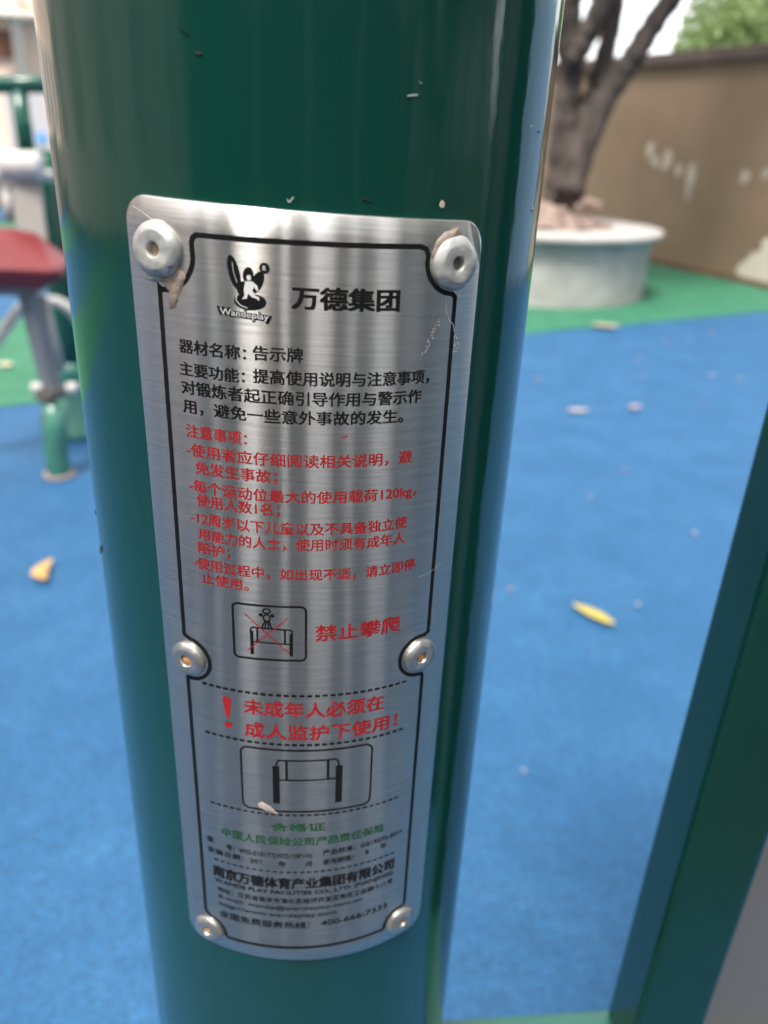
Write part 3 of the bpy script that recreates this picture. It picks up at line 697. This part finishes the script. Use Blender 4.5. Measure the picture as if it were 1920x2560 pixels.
# post: lower thick pipe, upper thin pipe, cross bar
YP = gp.y+.55
pb = at(165, 870, YP)
def zline(dx, dy, Y): return at(dx, dy, Y)
lx = at(114, 440, YP).x
bm = bmesh.new(); top = at(110, 335, YP).z; tube(bm, [(lx, YP, .10), (lx, YP, .5), (lx, YP, top-.01), (lx, YP, top)], [.060, .060, .060, .052], 28); mp('post', bm, M_GREENP)
bm = bmesh.new(); lathe(bm, [(.060, .30), (.062, .30), (.075, .25), (.082, .05), (.15, .02), (.15, .0), (0, 0)], Matrix.Translation((lx, YP, 0)), 32); mp('post_base', bm, mat('post_base', (.05, .22, .17), .25, spec=.5))
ux = at(52, 280, YP).x
bm = bmesh.new(); tube(bm, [(ux, YP, at(60, 350, YP).z), (ux, YP, at(42, 195, YP).z)], .030, 20); mp('upper_pipe', bm, M_GREENP)
bm = bmesh.new(); box(bm, ((ux+lx)/2, YP, at(72, 338, YP).z), (abs(lx-ux)+.06, .05, .05)); mp('post_link', bm, M_GREENP, False, .008)
b0, b1 = at(-150, 184, YP), at(230, 180, YP)
bm = bmesh.new(); tube(bm, [b0, b1], .030, 20); mp('cross_bar', bm, M_GREENP)
# hub with its arm
hx = at(46, 358, YP-.18)
bm = bmesh.new(); tube(bm, [hx+Vector((-.068, 0, 0)), hx+Vector((-.06, 0, 0)), hx+Vector((.06, 0, 0)), hx+Vector((.068, 0, 0))], [.044, .05, .05, .044], 24); mp('hub', bm, M_SILVER)
bm = bmesh.new(); c_ = at(96, 380, YP-.10); tube(bm, [c_+Vector((-.03, 0, 0)), c_+Vector((.03, 0, 0))], .022, 16); mp('hub_pin', bm, M_SILVER)
bm = bmesh.new(); c_ = at(3, 376, YP-.18); lathe(bm, [(0, -.026), (.016, -.02), (.026, 0), (.016, .02), (0, .026)], Matrix.Translation(c_), 18); mp('hub_knob', bm, M_SILVER)
a0 = at(55, 385, YP-.16); a1 = at(75, 545, YP-.22)
bm = bmesh.new(); q2 = (a1-a0).normalized().to_track_quat('Z', 'Y').to_matrix(); box(bm, (a0+a1)/2, (.10, .05, (a1-a0).length), q2); mp('swing_arm', bm, mat('arm_paint', (.30, .27, .25), .45), False, .01)
a2 = at(20, 480, YP-.16); a1 = at(18, 400, YP-.16)
bm = bmesh.new(); tube(bm, [a1, a2], .02, 12); mp('hand_lever', bm, M_SILVER)
# seat: a red pad sloping like a saddle, on a grey carrier
SY = gp.y+.10
bm = bmesh.new()
sc0 = at(40, 566, SY)
for q_ in ((-.30, -.13, .0), (.150, -.13, -.004), (.168, -.09, -.006), (.160, -.10, -.04), (-.30, -.11, -.05), (.09, -.10, -.075), (.06, .10, -.07), (-.30, .10, -.05), (-.30, .14, .098), (-.06, .14, .098), (.03, .13, .085), (.168, .02, .012)):
    bm.verts.new(sc0+Vector(q_))
bmesh.ops.convex_hull(bm, input=bm.verts)
mp('seat', bm, M_REDP, False, .014)
bm = bmesh.new(); box(bm, at(42, 618, SY+.02), (.15, .12, .05)); mp('seat_carrier', bm, mat('carrier', (.27, .25, .24), .5), False, .01)
bm = bmesh.new(); tube(bm, smooth_path([at(-90, 860, SY+.1), at(-30, 770, SY+.14), at(10, 712, SY+.2), at(50, 662, SY+.25), at(110, 650, SY+.27), at(150, 668, SY+.24), at(190, 720, SY+.2)], 6), .021, 14); mp('foot_rest', bm, M_SILVER)

# ------------------------------------------------------------------ buildings
M_PINK = mat('pink_render', (.80, .62, .52), .8, var=.06, scale=1.5)
M_CREAM = mat('cream_trim', (.78, .72, .66), .7, var=.05, scale=2)
M_GLASS = mat('window_glass', (.30, .33, .35), .12, spec=.8, var=.15, scale=1)
M_BROWN = mat('brown_shutter', (.20, .085, .045), .6, var=.25, scale=3)
BY = 13.2
bd = thing('apartment_building', 'pale pink rendered building with brown window and white downpipe, far behind the fitness machine', 'building', (-5, BY, 0))
def bp(name, c, s, m, parent=None, bevel=.01):
    bm = bmesh.new(); box(bm, c, s); o = from_bm(name, bm, m, None, False, bevel); keep(o, parent or bd); return o
bp('wall', (-9, BY+3, 4.5), (13.0, 6, 9.02), M_PINK)
for zz in (5.8, 8.6): bp('ledge', (-9, BY-.08, zz), (13.0, .16, .14), M_CREAM)
cp_ = at(36, 35, BY-.3); bp('canopy', (cp_.x-.1, BY-.3, cp_.z), (.75, .62, .05), M_CREAM)
def win(x, z, w, h, pm):
    f_ = bp('window', (x, BY-.015, z), (w, .05, h), M_CREAM); bp('pane', (x-w*.245, BY-.045, z), (w*.44, .02, h*.88), pm, f_, 0); bp('pane', (x+w*.245, BY-.045, z), (w*.44, .02, h*.88), pm, f_, 0)
M_SKYPANE = mat('sky_white_pane', (.82, .80, .76), .6, var=.05, scale=3)  # sky mirrored in the upper panes, painted as a white colour
pw = at(33, 97, BY); win(pw.x-.55, pw.z, 1.1, .40, M_BROWN)
uw = at(36, 10, BY); win(uw.x-.1, uw.z+.62, .95, 1.2, M_SKYPANE)
for x in (-13.5, -11.2, -9, -6.8): win(x, 1.75, 1.2, 1.4, M_GLASS)
for x in (-13.5, -11.2, -9, -6.8, -3.6): win(x, 4.75, 1.2, 1.4, M_GLASS); win(x, 7.2, 1.2, 1.4, M_GLASS)
dp = at(49, 120, BY)
bm = bmesh.new(); tube(bm, [(dp.x, BY-.12, 0), (dp.x, BY-.12, 8.9)], .07, 14); keep(from_bm('downpipe', bm, M_CREAM, None, True), bd)
bp('plinth', (-9, BY-.03, .35), (13.02, .06, .7), mat('plinth', (.22, .19, .17), .85, var=.15, scale=3))
cb = at(83, 270, 9.5)
ct = thing('white_cabinet', 'white cabinet with a small blue sticker standing before the pink building', 'cabinet', (cb.x, 9.5, 0))
bm = bmesh.new(); box(bm, (cb.x+.06, 9.5, .78), (.62, .4, 1.55)); keep(from_bm('cabinet_body', bm, mat('cabinet_white', (.45, .42, .43), .5), None, False, .02), ct)
bm = bmesh.new(); c2 = at(89, 297, 9.27); box(bm, c2, (.1, .012, .1)); keep(from_bm('sticker', bm, mat('sticker', (.15, .38, .75), .5), None), ct)
bm = bmesh.new(); box(bm, (cb.x+.06, 9.285, .8), (.5, .02, 1.3)); keep(from_bm('cabinet_door', bm, mat('cabinet_door', (.52, .49, .50), .5), None, False, .006), ct)
lw = thing('low_brick_wall', 'low brownish brick wall between the cabinet and fitness machine', 'wall', (-6.5, 10.4, 0))
def brick():
    M = mat('weathered_brick', (.26, .20, .17), .85); n = M.node_tree.nodes; l = M.node_tree.links
    b = n.new('ShaderNodeTexBrick'); b.inputs['Scale'].default_value = 5; b.inputs['Color1'].default_value = (.26, .20, .17, 1); b.inputs['Color2'].default_value = (.34, .28, .24, 1); b.inputs['Mortar'].default_value = (.42, .38, .34, 1)
    mpg = n.new('ShaderNodeMapping'); mpg.inputs['Rotation'].default_value = (rad(90), 0, 0); l.new(n['Texture Coordinate'].outputs['Object'], mpg.inputs[0]); l.new(mpg.outputs[0], b.inputs['Vector']); l.new(b.outputs[0], n['Principled BSDF'].inputs['Base Color']); return M
bm = bmesh.new(); box(bm, (-6.5, 10.4, .5), (5.0, .24, 1.0)); keep(from_bm('brickwork', bm, brick(), None, False), lw)
bm = bmesh.new(); box(bm, (-6.5, 10.4, 1.03), (5.04, .3, .06)); keep(from_bm('coping', bm, M_CREAM, None, False, .008), lw)

# surroundings seen only as reflections; towers, garden wall and hoarding are added for them
def block(name, label, c, s, m, winm, axis, rows, cols, rot=0):
    t = thing(name, label, 'building', (c[0], c[1], 0)); t.rotation_euler = (0, 0, rot)
    bm = bmesh.new(); box(bm, (0, 0, s[2]/2), s); from_bm('wall', bm, m, t, bevel=.02)
    for r_ in range(rows):
        for k in range(cols):
            a_ = -s[axis]/2 + s[axis]*(k+.5)/cols; z = 1.7+r_*2.9
            bm = bmesh.new()
            if axis == 1: box(bm, (s[0]/2+.01, a_, z), (.04, 1.2, 1.5))
            else: box(bm, (a_, s[1]/2+.01, z), (1.2, .04, 1.5))
            from_bm('window', bm, winm, t)
    return t
block('side_building', 'long cream pink block along the left edge of the playground', (-12.5, 0, 0), (5, 17, 8.5), mat('rose_render', (.84, .66, .56), .8, var=.06, scale=.9), mat('closed_shutter', (.55, .43, .37), .7, var=.2, scale=1.5), 1, 3, 5)
for nm, lb, a0, a1, D, H_, c_, rows, cols in (  # unseen towers added so that the sky gaps between them streak the plate
        ('added_grey_building', 'tall mid grey tower added for reflections behind the camera at the left end of its row', -52, -43.5, 13, 23, (.19, .19, .185), 9, 2),
        ('added_slate_building', 'tall slate blue grey tower added for reflections behind the camera beside the mid grey one', -40, -30, 14, 23, (.17, .18, .20), 8, 2),
        ('added_brown_building', 'tall brown brick tower added for reflections straight behind the camera', -21, -9, 12, 24, (.20, .125, .105), 9, 2),
        ('added_rose_building', 'tall rose grey tower added for reflections behind the camera beside the brown one', -6.5, 4, 13, 26, (.24, .19, .175), 8, 2),
        ('added_cream_building', 'tall cream tower added for reflections behind the camera with many rows of windows', 15, 22, 15, 26, (.36, .33, .30), 8, 2),
        ('added_sand_building', 'tall sand coloured tower added for reflections behind the camera beside the cream one', 25, 34, 14, 24, (.28, .26, .23), 8, 2),
        ('added_olive_building', 'tall olive grey tower added for reflections behind the camera near the right end of its row', 44, 54, 12, 24, (.20, .20, .165), 8, 2),
        ('added_moss_building', 'broad moss grey block added for reflections behind the camera at the right end of its row', 58, 86, 12, 20, (.15, .155, .125), 6, 4)):
    am = rad((a0+a1)/2); w_ = 2*D*math.tan(rad((a1-a0)/2))
    block(nm, lb, ((D+1.5)*math.sin(am), -(D+1.5)*math.cos(am), 0), (w_, 3, H_), mat(nm, c_, .85, var=.1, scale=.8), M_GLASS, 0, rows, cols, am)
gw = thing('added_garden_wall', 'long dark ivy green garden wall with pale pillars added for reflections behind the camera', 'wall', (0, -8.6, 0))  # added to hide low sky gaps from the post; pillars give soft streaks
bm = bmesh.new(); box(bm, (0, 0, 1.5), (24, .3, 3.0)); from_bm('wall_face', bm, mat('ivy_green', (.030, .045, .026), .9, var=.5, scale=2.2), gw, bevel=.02)
for px_ in (-9.5, -6.0, -2.9, .15, 3.4, 7.2): 
    bm = bmesh.new(); box(bm, (px_, .2, 1.55), (.42, .1, 3.1)); from_bm('pillar', bm, mat('pillar_render', (.16, .17, .16), .8, var=.2, scale=2), gw, bevel=.02)
hd = thing('added_blue_hoarding', 'light blue sheet metal hoarding added for its reflection to the right of the brown wall', 'hoarding', (5.3, 5.8, 0))  # unseen, added to give the post's right edge its light blue band
ha, hb = Vector((5.25, 5.75, 0)), Vector((7.6, .6, 0)); hv = hb-ha
hd.rotation_euler = (0, 0, math.atan2(hv.y, hv.x))
bm = bmesh.new(); N = 60
vs = [(bm.verts.new((hv.length*i/N, .03*(1 if (i//2) % 2 else -1), .05)), bm.verts.new((hv.length*i/N, .03*(1 if (i//2) % 2 else -1), 2.3))) for i in range(N+1)]
for a, b in zip(vs, vs[1:]): bm.faces.new((a[0], b[0], b[1], a[1]))
from_bm('corrugated_sheet', bm, mat('hoarding_blue', (.30, .47, .66), .5, var=.06), hd)
for i in range(4):
    bm = bmesh.new(); box(bm, (hv.length*i/3, .08, 1.2), (.06, .06, 2.4)); from_bm('hoarding_post', bm, M_SILVER, hd)
for k, (x, y, s_, lb) in enumerate(((6.4, -4.2, 1.25, 'rounded dark shrub tree behind the camera before the olive grey block'), (-5.0, -6.4, 1.1, 'dark broad tree added for dark reflections behind the camera before the mid grey block'))):  # the left tree is added to darken what the post mirrors
    bush('garden_tree', lb, (x, y, 0), [((0, 0, 1.9*s_), 1.1*s_), ((.9*s_, .3, 2.3*s_), .9*s_), ((-.8*s_, -.3, 2.2*s_), .9*s_), ((.1, .2, 3.0*s_), 1.0*s_), ((.4, -.5, 1.2*s_), .8*s_)], 3500, .1, M_LEAFD, 30+k, 'trees behind the camera')

# ------------------------------------------------------------------ fallen leaves
def leaf(name, label, dx, dy, length, width, ang, m, curl=.25, bow=.35, cat='leaf', group='leaves fallen on the blue floor', lift=.006):
    c = on_ground(dx, dy, .006); V = []; F = []; n = 8
    for i in range(n+1):
        t = i/n; w = width/2*math.sin(math.pi*min(1, t*.97+.02))**.75; x = (t-.5)*length; bend = width*bow*math.sin(math.pi*t)
        z = lift + curl*length*.35*(2*abs(t-.5))**2
        V += [(x, bend-w, z+curl*w*.9), (x, bend, z), (x, bend+w, z+curl*w*.9)]
    for i in range(n):
        for k in (0, 1): F.append((3*i+k, 3*i+3+k, 3*i+4+k, 3*i+1+k))
    me = bpy.data.meshes.new(name); me.from_pydata(V, [], F); o = link(name, me, m, None, True)
    sm_ = o.modifiers.new('t', 'SOLIDIFY'); sm_.thickness = .0012
    dg = bpy.context.evaluated_depsgraph_get(); me2 = bpy.data.meshes.new_from_object(o.evaluated_get(dg)); o.modifiers.clear(); o.data = me2
    o.location = c; o.rotation_euler = (0, 0, ang); return tag(o, label, cat, group)
leaf('fallen_leaf', 'bright yellow slender leaf on the blue floor between the two green posts', 1280, 1336, .135, .040, rad(-52), mat('yellow_leaf', (.42, .34, .07), .5, var=.15, scale=30))
leaf('fallen_leaf', 'curled orange leaf on the blue floor beside the thick green post', 108, 1240, .125, .046, rad(98), mat('orange_leaf', (.44, .27, .09), .5, var=.2, scale=30), .3, bow=.6)
leaf('fallen_leaf', 'whitish elongated leaf lying alone on the blue floor', 1248, 892, .115, .045, rad(5), mat('white_leaf', (.40, .35, .34), .6, var=.1, scale=30), .3)
leaf('fallen_leaf', 'pale cream leaf on the edge between green and blue floor', 1308, 711, .20, .12, rad(-12), mat('cream_leaf', (.36, .31, .23), .6, var=.1, scale=30), .3)
leaf('fallen_leaf', 'faded pale leaf on the green floor beside the fitness machine', 8, 793, .10, .06, rad(-40), mat('faded_leaf', (.50, .44, .30), .6, var=.1, scale=30), .3)
leaf('fallen_leaf', 'small greyish leaf on the blue floor right of the whitish one', 1373, 885, .075, .045, rad(20), mat('grey_leaf', (.36, .30, .30), .6, var=.1, scale=30), .4)
M_PETAL = mat('petal', (.22, .16, .20), .6, var=.2, scale=40); M_PETALW = mat('petal_pale', (.24, .25, .33), .6, var=.1, scale=40)
proto = None
for i, (dx, dy, s_, pale) in enumerate(((1438, 740, 1.2, 0), (1490, 733, 1.0, 1), (1536, 718, 1.3, 0), (1580, 715, .9, 0), (1381, 775, 1.3, 0), (1386, 812, 1.0, 1), (1161, 820, 1.1, 0), (1538, 810, 1.2, 1), (1598, 818, 1.1, 1),
                                   (1350, 1015, .8, 0), (1499, 1152, .8, 1), (1277, 1075, .6, 1), (1102, 1272, .6, 0), (1378, 1306, .6, 1), (1132, 1664, .42, 1), (1515, 875, .8, 0))):
    c = on_ground(dx, dy, .006); V = [(.016*math.cos(t)*(1+.2*math.sin(3*t)), .011*math.sin(t), .004+.003*math.cos(2*t)) for t in [6.2832*k/10 for k in range(10)]]; b_ = [(x, y, z-.003) for x, y, z in V]
    if proto is None or True:
        me = bpy.data.meshes.new('petal'); me.from_pydata(V+b_, [], [list(range(10)), list(range(19, 9, -1))]+[(k, (k+1) % 10, 10+(k+1) % 10, 10+k) for k in range(10)])
        o = link('fallen_petal', me, M_PETALW if pale else M_PETAL)
    o.location = c; o.rotation_euler = (0, 0, i*1.3); o.scale = (s_, s_, s_)
    tag(o, 'tiny pale lilac petal scattered on the blue floor' if pale else 'tiny dull pink petal scattered on the blue floor', 'petal', 'pale petals on the blue floor' if pale else 'pink petals on the blue floor')
